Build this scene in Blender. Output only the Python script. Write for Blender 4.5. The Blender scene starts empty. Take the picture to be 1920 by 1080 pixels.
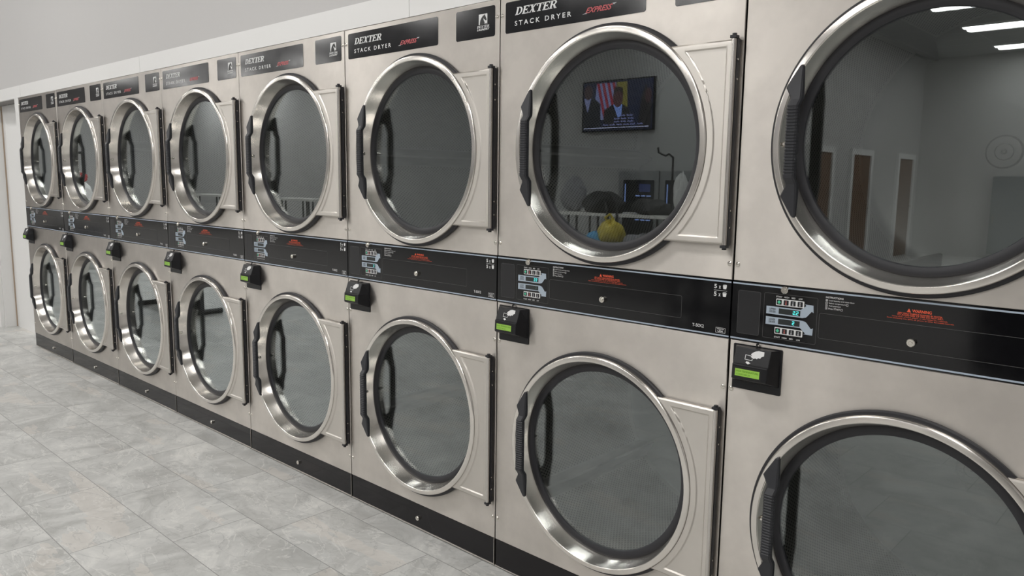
import bpy, math, random
from math import sin, cos, pi, sqrt, atan2, radians
from mathutils import Vector

scene = bpy.context.scene
col = scene.collection
random.seed(7)

# ------------------------------------------------------------------ camera
cam_d = bpy.data.cameras.new('camera')
cam_d.sensor_width = 36.0
cam_d.lens = 1453.9 * 36.0 / 1920.0
cam_d.clip_start = 0.02
cam_d.clip_end = 100
cam = bpy.data.objects.new('camera', cam_d)
cam.location = (7.1021, -1.9115, 1.3949)
cam.rotation_euler = (1.43255, -0.01272, 0.75057)
col.objects.link(cam)
scene.camera = cam

# ------------------------------------------------------------------ world, exposure, light levels
world = bpy.data.worlds.new('world')
scene.world = world
world.use_nodes = True
world.node_tree.nodes['Background'].inputs[0].default_value = (0.8, 0.85, 0.9, 1)
world.node_tree.nodes['Background'].inputs[1].default_value = 0.05
scene.view_settings.view_transform = 'Standard'
scene.view_settings.look = 'None'
scene.view_settings.gamma = 1
scene.view_settings.exposure = 0.0
scene.view_settings.use_curve_mapping = False
LAMP_STRENGTH = 15.5
CEIL = 3.9

# ------------------------------------------------------------------ materials
def new_mat(name):
    m = bpy.data.materials.new(name)
    m.use_nodes = True
    nt = m.node_tree
    return m, nt, nt.nodes['Principled BSDF']

def mat(name, color, rough=0.5, metal=0.0, emit=None, strength=1.0, noise=0.0, nscale=20.0, spec=0.5, coat=0.0, bump=0.0):
    m, nt, b = new_mat(name)
    b.inputs['Base Color'].default_value = (*color, 1)
    b.inputs['Roughness'].default_value = rough
    b.inputs['Metallic'].default_value = metal
    b.inputs['Specular IOR Level'].default_value = spec
    b.inputs['Coat Weight'].default_value = coat
    b.inputs['Coat Roughness'].default_value = 0.03
    if emit:
        b.inputs['Emission Color'].default_value = (*emit, 1)
        b.inputs['Emission Strength'].default_value = strength
    tc = nt.nodes.new('ShaderNodeTexCoord')
    n = nt.nodes.new('ShaderNodeTexNoise')
    n.inputs['Scale'].default_value = nscale
    n.inputs['Detail'].default_value = 5
    nt.links.new(tc.outputs['Object'], n.inputs['Vector'])
    mr = nt.nodes.new('ShaderNodeMapRange')
    mr.inputs['To Min'].default_value = max(0.0, rough - 0.05)
    mr.inputs['To Max'].default_value = rough + 0.05
    nt.links.new(n.outputs['Fac'], mr.inputs['Value'])
    nt.links.new(mr.outputs['Result'], b.inputs['Roughness'])
    if noise > 0:
        mx = nt.nodes.new('ShaderNodeMix'); mx.data_type = 'RGBA'
        mx.inputs[6].default_value = (*[c * (1 - noise) for c in color], 1)
        mx.inputs[7].default_value = (*[min(1, c * (1 + noise)) for c in color], 1)
        nt.links.new(n.outputs['Fac'], mx.inputs[0])
        nt.links.new(mx.outputs[2], b.inputs['Base Color'])
    if bump > 0:
        bp = nt.nodes.new('ShaderNodeBump')
        bp.inputs['Strength'].default_value = bump
        bp.inputs['Distance'].default_value = 0.002
        nt.links.new(n.outputs['Fac'], bp.inputs['Height'])
        nt.links.new(bp.outputs['Normal'], b.inputs['Normal'])
    return m

def brushed(name, color, r0, r1, stretch, aniso=0.0, tangent=None, mottled=0.06, metal=1.0, bump=0.03):
    m, nt, b = new_mat(name)
    b.inputs['Metallic'].default_value = metal
    tc = nt.nodes.new('ShaderNodeTexCoord')
    info = nt.nodes.new('ShaderNodeObjectInfo')
    mp = nt.nodes.new('ShaderNodeMapping')
    mp.inputs['Scale'].default_value = stretch
    nt.links.new(tc.outputs['Object'], mp.inputs['Vector'])
    nt.links.new(info.outputs['Location'], mp.inputs['Location'])
    n = nt.nodes.new('ShaderNodeTexNoise'); n.inputs['Scale'].default_value = 60; n.inputs['Detail'].default_value = 6
    nt.links.new(mp.outputs['Vector'], n.inputs['Vector'])
    n2 = nt.nodes.new('ShaderNodeTexNoise'); n2.inputs['Scale'].default_value = 5; n2.inputs['Detail'].default_value = 4
    n2.inputs['Roughness'].default_value = 0.6
    nt.links.new(tc.outputs['Object'], n2.inputs['Vector'])
    add = nt.nodes.new('ShaderNodeMath'); add.operation = 'ADD'
    nt.links.new(n.outputs['Fac'], add.inputs[0]); nt.links.new(n2.outputs['Fac'], add.inputs[1])
    mr = nt.nodes.new('ShaderNodeMapRange')
    mr.inputs['From Min'].default_value = 0.6; mr.inputs['From Max'].default_value = 1.4
    mr.inputs['To Min'].default_value = r0; mr.inputs['To Max'].default_value = r1
    nt.links.new(add.outputs[0], mr.inputs['Value']); nt.links.new(mr.outputs['Result'], b.inputs['Roughness'])
    mx = nt.nodes.new('ShaderNodeMix'); mx.data_type = 'RGBA'
    mx.inputs[6].default_value = (*[c * (1 - mottled) for c in color], 1)
    mx.inputs[7].default_value = (*[min(1, c * (1 + mottled)) for c in color], 1)
    mr2 = nt.nodes.new('ShaderNodeMapRange')
    mr2.inputs['From Min'].default_value = 0.35; mr2.inputs['From Max'].default_value = 0.65
    nt.links.new(n2.outputs['Fac'], mr2.inputs['Value'])
    nt.links.new(mr2.outputs['Result'], mx.inputs[0]); nt.links.new(mx.outputs[2], b.inputs['Base Color'])
    if aniso:
        b.inputs['Anisotropic'].default_value = aniso
        if tangent:
            t = nt.nodes.new('ShaderNodeTangent'); t.direction_type = 'RADIAL'; t.axis = tangent
            nt.links.new(t.outputs['Tangent'], b.inputs['Tangent'])
        b.inputs['Anisotropic Rotation'].default_value = 0.25
    bp = nt.nodes.new('ShaderNodeBump'); bp.inputs['Strength'].default_value = bump; bp.inputs['Distance'].default_value = 0.001
    nt.links.new(n.outputs['Fac'], bp.inputs['Height']); nt.links.new(bp.outputs['Normal'], b.inputs['Normal'])
    return m

M = {}
M['steel'] = brushed('brushed_steel', (0.66, 0.62, 0.575), 0.36, 0.43, (0.06, 1, 1), aniso=0.95, tangent='Z', mottled=0.08)
M['ring'] = brushed('spun_steel', (0.80, 0.765, 0.72), 0.21, 0.24, (0.3, 0.3, 0.3), aniso=0.85, tangent='Y', mottled=0.02, bump=0.0)
M['plate'] = brushed('satin_steel', (0.66, 0.625, 0.58), 0.34, 0.40, (0.1, 1, 1), aniso=0.9, tangent='Z', mottled=0.03)
M['chrome'] = mat('chrome', (0.75, 0.72, 0.66), 0.16, 1.0)
M['rod'] = mat('rod_steel', (0.66, 0.63, 0.6), 0.2, 1.0)
M['black_gloss'] = mat('black_gloss', (0.004, 0.004, 0.005), 0.09, spec=0.5)
M['badge'] = mat('badge_black', (0.012, 0.012, 0.014), 0.12)
M['kick'] = mat('kick_black', (0.014, 0.013, 0.014), 0.08, spec=0.25)
M['insert'] = mat('insert_black', (0.018, 0.018, 0.020), 0.3)
M['groove'] = mat('groove_grey', (0.09, 0.09, 0.09), 0.35)
M['rubber'] = mat('black_rubber', (0.022, 0.022, 0.026), 0.5)
M['plastic'] = mat('black_plastic', (0.025, 0.026, 0.031), 0.42)
M['reader'] = mat('reader_black', (0.010, 0.010, 0.012), 0.32, spec=0.35)
M['void'] = mat('dark_cavity', (0.01, 0.01, 0.01), 0.7)
M['stripe'] = mat('stripe_blue_grey', (0.42, 0.49, 0.58), 0.3)
M['arrow'] = mat('arrow_blue_grey', (0.40, 0.47, 0.55), 0.4)
M['white_ink'] = mat('white_ink', (0.78, 0.78, 0.78), 0.4)
M['grey_ink'] = mat('grey_ink', (0.55, 0.55, 0.57), 0.4)
M['dark_ink'] = mat('dark_ink', (0.02, 0.02, 0.02), 0.4)
M['red_ink'] = mat('red_ink', (0.50, 0.09, 0.10), 0.4)
M['orange_ink'] = mat('orange_ink', (0.85, 0.12, 0.05), 0.4)
M['pink_ink'] = mat('pink_ink', (0.62, 0.16, 0.14), 0.4)
M['green_ink'] = mat('green_ink', (0.10, 0.60, 0.36), 0.4)
M['button'] = mat('button_black', (0.015, 0.015, 0.018), 0.3)
M['lcd_dark'] = mat('display_dark', (0.03, 0.035, 0.035), 0.15)
M['digit'] = mat('digit_teal', (0.1, 0.6, 0.6), 0.4, emit=(0.10, 0.75, 0.72), strength=1.1)
M['digit_dim'] = mat('digit_dim', (0.06, 0.09, 0.09), 0.4)
M['lcd'] = mat('lcd_green', (0.22, 0.36, 0.07), 0.3, emit=(0.22, 0.48, 0.03), strength=0.35)
M['lcd_text'] = mat('lcd_text', (0.08, 0.22, 0.01), 0.4)
M['white_wall'] = mat('white_laminate', (0.80, 0.795, 0.785), 0.45, noise=0.01)
M['grey_wall'] = mat('grey_paint', (0.56, 0.55, 0.545), 0.6, noise=0.015, nscale=3)
M['dimmed_wall'] = mat('dimmed_grey_paint', (0.41, 0.41, 0.41), 0.6, noise=0.015, nscale=3)  # wall grey darkened in colour, standing in for dim light around the television
M['tan_edge'] = mat('tan_strip', (0.42, 0.33, 0.25), 0.6)
M['grout'] = mat('seam_grey', (0.25, 0.24, 0.23), 0.7)
M['lamp'] = mat('lamp_diffuser', (0.9, 0.9, 0.9), 0.4, emit=(1.0, 0.985, 0.96), strength=LAMP_STRENGTH)
M['lamp_frame'] = mat('lamp_frame', (0.75, 0.75, 0.75), 0.5)
M['brown_door'] = mat('brown_wood', (0.16, 0.085, 0.045), 0.45, noise=0.25, nscale=6)
M['table_top'] = mat('table_laminate', (0.70, 0.69, 0.66), 0.45)
M['black_metal'] = mat('black_metal', (0.015, 0.015, 0.015), 0.4)
M['cab'] = mat('aluminium_frame', (0.35, 0.36, 0.37), 0.35, 0.6)
M['cab_dark'] = mat('dark_glass', (0.01, 0.012, 0.016), 0.1)
M['blue_glow'] = mat('blue_glow', (0.2, 0.3, 0.6), 0.4, emit=(0.30, 0.42, 0.9), strength=1.0)
M['blue_dim'] = mat('blue_dim', (0.02, 0.03, 0.08), 0.4, emit=(0.02, 0.03, 0.12), strength=1.0)
M['bag_black'] = mat('black_nylon', (0.015, 0.015, 0.017), 0.6, bump=0.4)
M['bag_yellow'] = mat('yellow_film', (0.62, 0.50, 0.05), 0.35, bump=0.5, noise=0.2)
M['cloth_white'] = mat('white_cotton', (0.75, 0.75, 0.74), 0.8, bump=0.5)
M['cloth_red'] = mat('red_cotton', (0.45, 0.06, 0.06), 0.8, bump=0.5)
M['cloth_blue'] = mat('blue_cotton', (0.08, 0.35, 0.65), 0.8, bump=0.5)
M['cloth_grey'] = mat('grey_cotton', (0.22, 0.22, 0.24), 0.8, bump=0.5)
M['tub'] = mat('grey_tub', (0.30, 0.31, 0.33), 0.5)
M['cabinet'] = mat('painted_grey_steel', (0.22, 0.24, 0.25), 0.4)

def screen_mat(name, c, s=0.6):
    return mat(name, c, 0.4, emit=c, strength=s)

# thin glass: clear straight-through with a mirror share that rises at grazing angles (two faces per pane, two panes)
def glass_mat():
    m = bpy.data.materials.new('door_glass'); m.use_nodes = True
    nt = m.node_tree; nt.nodes.clear()
    out = nt.nodes.new('ShaderNodeOutputMaterial')
    tr = nt.nodes.new('ShaderNodeBsdfTransparent'); tr.inputs[0].default_value = (0.965, 0.975, 0.97, 1)
    gl = nt.nodes.new('ShaderNodeBsdfGlossy'); gl.inputs['Roughness'].default_value = 0.006
    gl.inputs['Color'].default_value = (0.90, 0.96, 0.97, 1)
    lw = nt.nodes.new('ShaderNodeFresnel'); lw.inputs['IOR'].default_value = 1.53
    geo = nt.nodes.new('ShaderNodeNewGeometry')       # same index seen from either side of the thin pane
    ior = nt.nodes.new('ShaderNodeMapRange'); ior.inputs['To Min'].default_value = 1.53; ior.inputs['To Max'].default_value = 1 / 1.53
    nt.links.new(geo.outputs['Backfacing'], ior.inputs['Value']); nt.links.new(ior.outputs['Result'], lw.inputs['IOR'])
    inv = nt.nodes.new('ShaderNodeMath'); inv.operation = 'SUBTRACT'; inv.inputs[0].default_value = 1.0
    nt.links.new(lw.outputs[0], inv.inputs[1])
    p = nt.nodes.new('ShaderNodeMath'); p.operation = 'POWER'; p.inputs[1].default_value = 2.5
    nt.links.new(inv.outputs[0], p.inputs[0])
    inv2 = nt.nodes.new('ShaderNodeMath'); inv2.operation = 'SUBTRACT'; inv2.inputs[0].default_value = 1.0
    nt.links.new(p.outputs[0], inv2.inputs[1])
    mx = nt.nodes.new('ShaderNodeMixShader')
    nt.links.new(inv2.outputs[0], mx.inputs[0]); nt.links.new(tr.outputs[0], mx.inputs[1]); nt.links.new(gl.outputs[0], mx.inputs[2])
    nt.links.new(mx.outputs[0], out.inputs[0])
    return m
M['glass'] = glass_mat()

# perforated drum sheet: staggered round holes laid out around the drum axis (local Y)
def perf_mat():
    m, nt, b = new_mat('perforated_drum')
    N = nt.nodes.new; L = nt.links.new
    def math_(op, a, b2=None, c=None):
        n = N('ShaderNodeMath'); n.operation = op
        for i, v in enumerate((a, b2, c)):
            if v is None: continue
            if isinstance(v, (int, float)): n.inputs[i].default_value = v
            else: L(v, n.inputs[i])
        return n.outputs[0]
    tc = N('ShaderNodeTexCoord'); sp = N('ShaderNodeSeparateXYZ'); L(tc.outputs['Object'], sp.inputs[0])
    th = math_('ARCTAN2', sp.outputs['Z'], sp.outputs['X'])
    rowsf = math_('MULTIPLY', th, 396 / (2 * pi))           # 396 hole rows around
    row = math_('FLOOR', rowsf)
    fr = math_('SUBTRACT', math_('FRACT', rowsf), 0.5)
    par = math_('MULTIPLY', math_('MODULO', math_('ADD', row, 1000), 2), 0.5)
    cf = math_('ADD', math_('MULTIPLY', sp.outputs['Y'], 1 / 0.019), par)
    fc = math_('SUBTRACT', math_('FRACT', cf), 0.5)
    d = math_('SQRT', math_('ADD', math_('MULTIPLY', math_('MULTIPLY', fr, fr), 0.00643 ** 2), math_('MULTIPLY', math_('MULTIPLY', fc, fc), 0.019 ** 2)))
    hole = math_('LESS_THAN', d, 0.0031)
    inb = math_('MULTIPLY', math_('GREATER_THAN', sp.outputs['Y'], 0.085), math_('LESS_THAN', sp.outputs['Y'], 0.755))
    # leave a plain strip beside each of the three ribs
    s3 = math_('FRACT', math_('ADD', math_('MULTIPLY', th, 3 / (2 * pi)), 10.5))
    near = math_('GREATER_THAN', math_('ABSOLUTE', math_('SUBTRACT', s3, 0.5)), 0.046)
    hole = math_('MULTIPLY', math_('MULTIPLY', hole, inb), near)
    mx = N('ShaderNodeMix'); mx.data_type = 'RGBA'
    mx.inputs[6].default_value = (0.37, 0.365, 0.345, 1); mx.inputs[7].default_value = (0.004, 0.004, 0.004, 1)
    L(hole, mx.inputs[0]); L(mx.outputs[2], b.inputs['Base Color'])
    L(math_('MULTIPLY', math_('SUBTRACT', 1.0, hole), 0.25), b.inputs['Metallic'])
    b.inputs['Roughness'].default_value = 0.42
    return m
M['perf'] = perf_mat()
M['galv'] = mat('drum_steel', (0.31, 0.31, 0.30), 0.4, 0.3, noise=0.06, nscale=8)

M['drum_back'] = mat('drum_end_steel', (0.20, 0.205, 0.20), 0.32, 0.4, noise=0.05, nscale=4)

def floor_mat():
    m, nt, b = new_mat('marble_tile_floor')
    N = nt.nodes.new; L = nt.links.new
    def math_(op, a, b2=None):
        n = N('ShaderNodeMath'); n.operation = op
        for i, v in enumerate((a, b2)):
            if v is None: continue
            if isinstance(v, (int, float)): n.inputs[i].default_value = v
            else: L(v, n.inputs[i])
        return n.outputs[0]
    tc = N('ShaderNodeTexCoord'); sp = N('ShaderNodeSeparateXYZ'); L(tc.outputs['Object'], sp.inputs[0])
    TL, TW = 0.595, 0.3095
    v = math_('MULTIPLY', math_('SUBTRACT', -0.108, sp.outputs['Y']), 1 / TW)
    row = math_('FLOOR', v); fv = math_('FRACT', v)
    u = math_('ADD', math_('MULTIPLY', math_('SUBTRACT', sp.outputs['X'], 3.822), 1 / TL), math_('MULTIPLY', row, 0.3))
    cu = math_('FLOOR', u); fu = math_('FRACT', u)
    eu = math_('MULTIPLY', math_('MINIMUM', fu, math_('SUBTRACT', 1.0, fu)), TL)
    ev = math_('MULTIPLY', math_('MINIMUM', fv, math_('SUBTRACT', 1.0, fv)), TW)
    e = math_('MINIMUM', eu, ev)
    joint = math_('LESS_THAN', e, 0.0017)
    cb = N('ShaderNodeCombineXYZ'); L(cu, cb.inputs[0]); L(row, cb.inputs[1])
    wn = N('ShaderNodeTexWhiteNoise'); wn.noise_dimensions = '3D'; L(cb.outputs[0], wn.inputs['Vector'])
    sc = N('ShaderNodeVectorMath'); sc.operation = 'SCALE'; sc.inputs['Scale'].default_value = 30
    L(wn.outputs['Color'], sc.inputs[0])
    ad = N('ShaderNodeVectorMath'); ad.operation = 'ADD'; L(tc.outputs['Object'], ad.inputs[0]); L(sc.outputs[0], ad.inputs[1])
    # clouds
    n1 = N('ShaderNodeTexNoise'); n1.inputs['Scale'].default_value = 3.2; n1.inputs['Detail'].default_value = 9
    n1.inputs['Roughness'].default_value = 0.70; n1.inputs['Distortion'].default_value = 0.9; L(ad.outputs[0], n1.inputs['Vector'])
    cr = N('ShaderNodeValToRGB'); L(n1.outputs['Fac'], cr.inputs[0])
    cr.color_ramp.elements[0].position = 0.34; cr.color_ramp.elements[0].color = (0.42, 0.42, 0.405, 1)
    cr.color_ramp.elements[1].position = 0.68; cr.color_ramp.elements[1].color = (0.74, 0.735, 0.71, 1)
    el = cr.color_ramp.elements.new(0.52); el.color = (0.58, 0.58, 0.565, 1)
    # warm streaks
    mpw = N('ShaderNodeMapping'); mpw.inputs['Scale'].default_value = (1, 3.5, 1); mpw.inputs['Rotation'].default_value = (0, 0, 0.9)
    L(ad.outputs[0], mpw.inputs['Vector'])
    n3 = N('ShaderNodeTexNoise'); n3.inputs['Scale'].default_value = 1.6; n3.inputs['Detail'].default_value = 4; L(mpw.outputs[0], n3.inputs['Vector'])
    w = math_('MULTIPLY', math_('GREATER_THAN', n3.outputs['Fac'], 0.60), 0.35)
    mw = N('ShaderNodeMix'); mw.data_type = 'RGBA'; L(w, mw.inputs[0]); L(cr.outputs[0], mw.inputs[6]); mw.inputs[7].default_value = (0.72, 0.66, 0.60, 1)
    # thin veins
    def veins(scale, lo, hi, rot):
        mp = N('ShaderNodeMapping'); mp.inputs['Scale'].default_value = (1, 1.8, 1); mp.inputs['Rotation'].default_value = (0, 0, rot)
        L(ad.outputs[0], mp.inputs['Vector'])
        n = N('ShaderNodeTexNoise'); n.inputs['Scale'].default_value = scale; n.inputs['Detail'].default_value = 7
        n.inputs['Roughness'].default_value = 0.55; n.inputs['Distortion'].default_value = 1.1; L(mp.outputs[0], n.inputs['Vector'])
        a = math_('ABSOLUTE', math_('SUBTRACT', n.outputs['Fac'], 0.5))
        r = N('ShaderNodeMapRange'); r.inputs['From Min'].default_value = lo; r.inputs['From Max'].default_value = hi
        r.inputs['To Min'].default_value = 1; r.inputs['To Max'].default_value = 0; L(a, r.inputs['Value'])
        return r.outputs['Result']
    v1 = veins(2.6, 0.0, 0.010, 0.7); v2 = veins(3.9, 0.0, 0.012, 2.0)
    m1 = N('ShaderNodeMix'); m1.data_type = 'RGBA'; L(math_('MULTIPLY', v1, 0.55), m1.inputs[0]); L(mw.outputs[2], m1.inputs[6]); m1.inputs[7].default_value = (0.80, 0.79, 0.76, 1)
    m2 = N('ShaderNodeMix'); m2.data_type = 'RGBA'; L(math_('MULTIPLY', v2, 0.50), m2.inputs[0]); L(m1.outputs[2], m2.inputs[6]); m2.inputs[7].default_value = (0.34, 0.345, 0.34, 1)
    m3 = N('ShaderNodeMix'); m3.data_type = 'RGBA'; L(math_('MULTIPLY', joint, 0.8), m3.inputs[0]); L(m2.outputs[2], m3.inputs[6]); m3.inputs[7].default_value = (0.22, 0.22, 0.215, 1)
    L(m3.outputs[2], b.inputs['Base Color'])
    b.inputs['Roughness'].default_value = 0.38
    bp = N('ShaderNodeBump'); bp.inputs['Strength'].default_value = 0.25; bp.inputs['Distance'].default_value = 0.001
    L(math_('SUBTRACT', 1.0, joint), bp.inputs['Height']); L(bp.outputs[0], b.inputs['Normal'])
    return m
M['floor'] = floor_mat()

def ceil_mat():
    m, nt, b = new_mat('ceiling_tiles')
    N = nt.nodes.new; L = nt.links.new
    tc = N('ShaderNodeTexCoord')
    br = N('ShaderNodeTexBrick'); br.offset = 0.0; br.inputs['Scale'].default_value = 1.0
    br.inputs['Brick Width'].default_value = 1.22; br.inputs['Row Height'].default_value = 0.61; br.inputs['Mortar Size'].default_value = 0.012
    br.inputs['Color1'].default_value = (0.36, 0.36, 0.36, 1); br.inputs['Color2'].default_value = (0.39, 0.39, 0.39, 1)
    br.inputs['Mortar'].default_value = (0.55, 0.55, 0.55, 1)
    L(tc.outputs['Object'], br.inputs['Vector']); L(br.outputs['Color'], b.inputs['Base Color'])
    b.inputs['Roughness'].default_value = 0.9
    return m
M['ceiling'] = ceil_mat()

# ------------------------------------------------------------------ mesh builder
class MB:
    def __init__(self): self.v = []; self.f = []
    def add(self, vs, fs):
        o = len(self.v); self.v += [tuple(p) for p in vs]; self.f += [tuple(i + o for i in f) for f in fs]; return self
    def box(self, x0, x1, y0, y1, z0, z1):
        vs = [(x, y, z) for x in (x0, x1) for y in (y0, y1) for z in (z0, z1)]
        return self.add(vs, [(0, 1, 3, 2), (4, 6, 7, 5), (0, 4, 5, 1), (2, 3, 7, 6), (0, 2, 6, 4), (1, 5, 7, 3)])
    def lathe(self, prof, cx, cz, seg=96, closed=False):      # about local Y; prof = [(r, y)]
        n = len(prof); vs = []
        for i in range(seg):
            a = 2 * pi * i / seg
            vs += [(cx + r * cos(a), y, cz + r * sin(a)) for r, y in prof]
        fs = []
        for i in range(seg):
            j = (i + 1) % seg
            for k in range(n - (0 if closed else 1)):
                k2 = (k + 1) % n
                fs.append((i * n + k, j * n + k, j * n + k2, i * n + k2))
        return self.add(vs, fs)
    def disc(self, cx, cz, r, y, seg=32, flip=False):
        vs = [(cx + r * cos(2 * pi * i / seg), y, cz + r * sin(2 * pi * i / seg)) for i in range(seg)]
        f = tuple(range(seg))
        return self.add(vs, [f[::-1] if flip else f])
    def cyl(self, cx, cz, r, y0, y1, seg=24):                 # y0 = far, y1 = near (smaller)
        self.lathe([(r, y0), (r, y1 + r * 0.15), (r * 0.85, y1)], cx, cz, seg)
        return self.disc(cx, cz, r * 0.85, y1, seg)
    def prism(self, pts, y0, y1):                              # outline in (x, z), y1 = front
        n = len(pts)
        vs = [(x, y1, z) for x, z in pts] + [(x, y0, z) for x, z in pts]
        fs = [tuple(range(n)), tuple(range(2 * n - 1, n - 1, -1))] + [(i, i + n, (i + 1) % n + n, (i + 1) % n) for i in range(n)]
        return self.add(vs, fs)
    def flat(self, pts, y):
        return self.add([(x, y, z) for x, z in pts], [tuple(range(len(pts)))])
    def rect(self, x0, x1, z0, z1, y): return self.flat([(x0, z0), (x1, z0), (x1, z1), (x0, z1)], y)
    def frame(self, x0, x1, z0, z1, t, y):
        return self.rect(x0, x1, z0, z0 + t, y).rect(x0, x1, z1 - t, z1, y).rect(x0, x0 + t, z0 + t, z1 - t, y).rect(x1 - t, x1, z0 + t, z1 - t, y)
    def tube(self, pts, r, seg=10):                            # round bar along 3-D points
        pts = [Vector(p) for p in pts]; rings = []
        for i, p in enumerate(pts):
            d = (pts[min(i + 1, len(pts) - 1)] - pts[max(i - 1, 0)]).normalized()
            a = d.orthogonal().normalized() if i == 0 else (rings[-1][1] - d * rings[-1][1].dot(d)).normalized()
            rings.append((p, a, d.cross(a)))
        vs = [p + (a * cos(2 * pi * k / seg) + b * sin(2 * pi * k / seg)) * r for p, a, b in rings for k in range(seg)]
        fs = [(i * seg + k, i * seg + (k + 1) % seg, (i + 1) * seg + (k + 1) % seg, (i + 1) * seg + k) for i in range(len(pts) - 1) for k in range(seg)]
        fs += [tuple(range(seg))[::-1], tuple((len(pts) - 1) * seg + k for k in range(seg))]
        return self.add(vs, fs)
    def blob(self, c, rad, lump=0.25, seed=0, nu=28, nv=16, flat_bottom=None):
        rnd = random.Random(seed); ph = [rnd.uniform(0, 6.28) for _ in range(9)]
        vs = []; fs = []
        for i in range(nv + 1):
            t = pi * i / nv
            for j in range(nu):
                a = 2 * pi * j / nu
                k = 1 + lump * (0.5 * sin(3 * a + ph[0]) * sin(2 * t + ph[1]) + 0.35 * sin(5 * a + ph[2]) * sin(4 * t + ph[3]) + 0.25 * sin(9 * a + ph[4] + 3 * t) * sin(t) + 0.15 * sin(14 * a + ph[5]) * sin(7 * t + ph[6]))
                p = [c[0] + rad[0] * k * sin(t) * cos(a), c[1] + rad[1] * k * sin(t) * sin(a), c[2] + rad[2] * k * cos(t)]
                if flat_bottom is not None: p[2] = max(p[2], flat_bottom)
                vs.append(p)
        for i in range(nv):
            for j in range(nu):
                fs.append((i * nu + j, (i + 1) * nu + j, (i + 1) * nu + (j + 1) % nu, i * nu + (j + 1) % nu))
        return self.add(vs, fs)
    def build(self, name, m, parent=None, smooth=False, offset=(0, 0, 0)):
        me = bpy.data.meshes.new(name)
        me.from_pydata([(x - offset[0], y - offset[1], z - offset[2]) for x, y, z in self.v], [], self.f)
        me.validate(); me.update()
        me.materials.append(m)
        if smooth:
            me.polygons.foreach_set('use_smooth', [True] * len(me.polygons))
            me.set_sharp_from_angle(angle=radians(32))
        o = bpy.data.objects.new(name, me); col.objects.link(o)
        o.location = offset
        if parent is not None: o.parent = parent
        return o

def rrect(x0, x1, z0, z1, r, n=5):
    pts = []
    for cx, cz, a0 in ((x1 - r, z0 + r, -pi / 2), (x1 - r, z1 - r, 0), (x0 + r, z1 - r, pi / 2), (x0 + r, z0 + r, pi)):
        for i in range(n + 1):
            a = a0 + pi / 2 * i / n
            pts.append((cx + r * cos(a), cz + r * sin(a)))
    return pts

def text(mb, s, box, y, shear=0.0, space=1.0, bold=0.0, mapf=None):
    """lettering stretched to the box (x0, x1, z0, z1), facing -Y, or mapped by mapf(u, v)"""
    c = bpy.data.curves.new('t', 'FONT'); c.body = s; c.shear = shear; c.space_character = space; c.offset = bold
    c.resolution_u = 3
    o = bpy.data.objects.new('t', c); me = o.to_mesh()
    vs = [v.co.copy() for v in me.vertices]; fs = [tuple(p.vertices) for p in me.polygons]
    o.to_mesh_clear(); bpy.data.objects.remove(o); bpy.data.curves.remove(c)
    if not vs: return mb
    xa = min(v.x for v in vs); xb = max(v.x for v in vs); ya = min(v.y for v in vs); yb = max(v.y for v in vs)
    x0, x1, z0, z1 = box
    out = []
    for v in vs:
        px = x0 + (v.x - xa) / (xb - xa) * (x1 - x0); pz = z0 + (v.y - ya) / (yb - ya) * (z1 - z0)
        out.append(mapf(px, pz) if mapf else (px, y, pz))
    mb.add(out, fs); return mb

def slab_word(mb, word, x0, x1, z0, z1, y, shear=0.35):
    """slanted slab-serif capitals"""
    W = {'D': .92, 'E': .84, 'X': .95, 'T': .88, 'R': .95}
    total = sum(W[c] for c in word) + 0.02 * (len(word) - 1); H = z1 - z0
    sx = (x1 - x0 - shear * H) / total
    def P(px, pz): return (x0 + px * sx + pz * shear * H, z0 + pz * H)
    def q(*pts): mb.flat([P(ax + a, b) for a, b in pts], y)
    ax = 0
    for c in word:
        w = W[c]; t = .24; s = .11
        def stem(a): q((a, 0), (a + t, 0), (a + t, 1), (a, 1))
        def bar(a, b, z, h=s): q((a, z), (b, z), (b, z + h), (a, z + h))
        if c == 'D':
            stem(.08); bar(0, .42, 0); bar(0, .42, 1 - s)
            for k in range(10):
                a0 = -pi / 2 + pi * k / 10; a1 = a0 + pi / 10
                q((.38 + .28 * cos(a0), .5 + .39 * sin(a0)), (.38 + .50 * cos(a0), .5 + .5 * sin(a0)), (.38 + .50 * cos(a1), .5 + .5 * sin(a1)), (.38 + .28 * cos(a1), .5 + .39 * sin(a1)))
        elif c == 'E':
            stem(.08); bar(0, .78, 0); bar(0, .78, 1 - s); bar(.3, .56, .45); bar(.70, .80, 0, .28); bar(.70, .80, .74, .26); bar(.52, .60, .36, .28)
        elif c == 'X':
            q((.10, 1), (.38, 1), (.84, 0), (.56, 0)); q((.08, 0), (.22, 0), (.86, 1), (.72, 1))
            bar(0, .34, 0); bar(.5, .93, 0); bar(0, .46, 1 - s); bar(.6, .93, 1 - s)
        elif c == 'T':
            stem(.32); bar(0, .86, 1 - s); bar(.2, .68, 0); bar(0, .09, .7, .3); bar(.77, .86, .7, .3)
        elif c == 'R':
            stem(.08); bar(0, .42, 0); bar(0, .44, 1 - s); bar(.3, .46, .44)
            for k in range(8):
                a0 = -pi / 2 + pi * k / 8; a1 = a0 + pi / 8
                q((.44 + .18 * cos(a0), .72 + .17 * sin(a0)), (.44 + .38 * cos(a0), .72 + .28 * sin(a0)), (.44 + .38 * cos(a1), .72 + .28 * sin(a1)), (.44 + .18 * cos(a1), .72 + .17 * sin(a1)))
            q((.40, .5), (.64, .5), (.90, 0), (.64, 0)); bar(.66, .95, 0)
        ax += w + .02
    return mb

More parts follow.
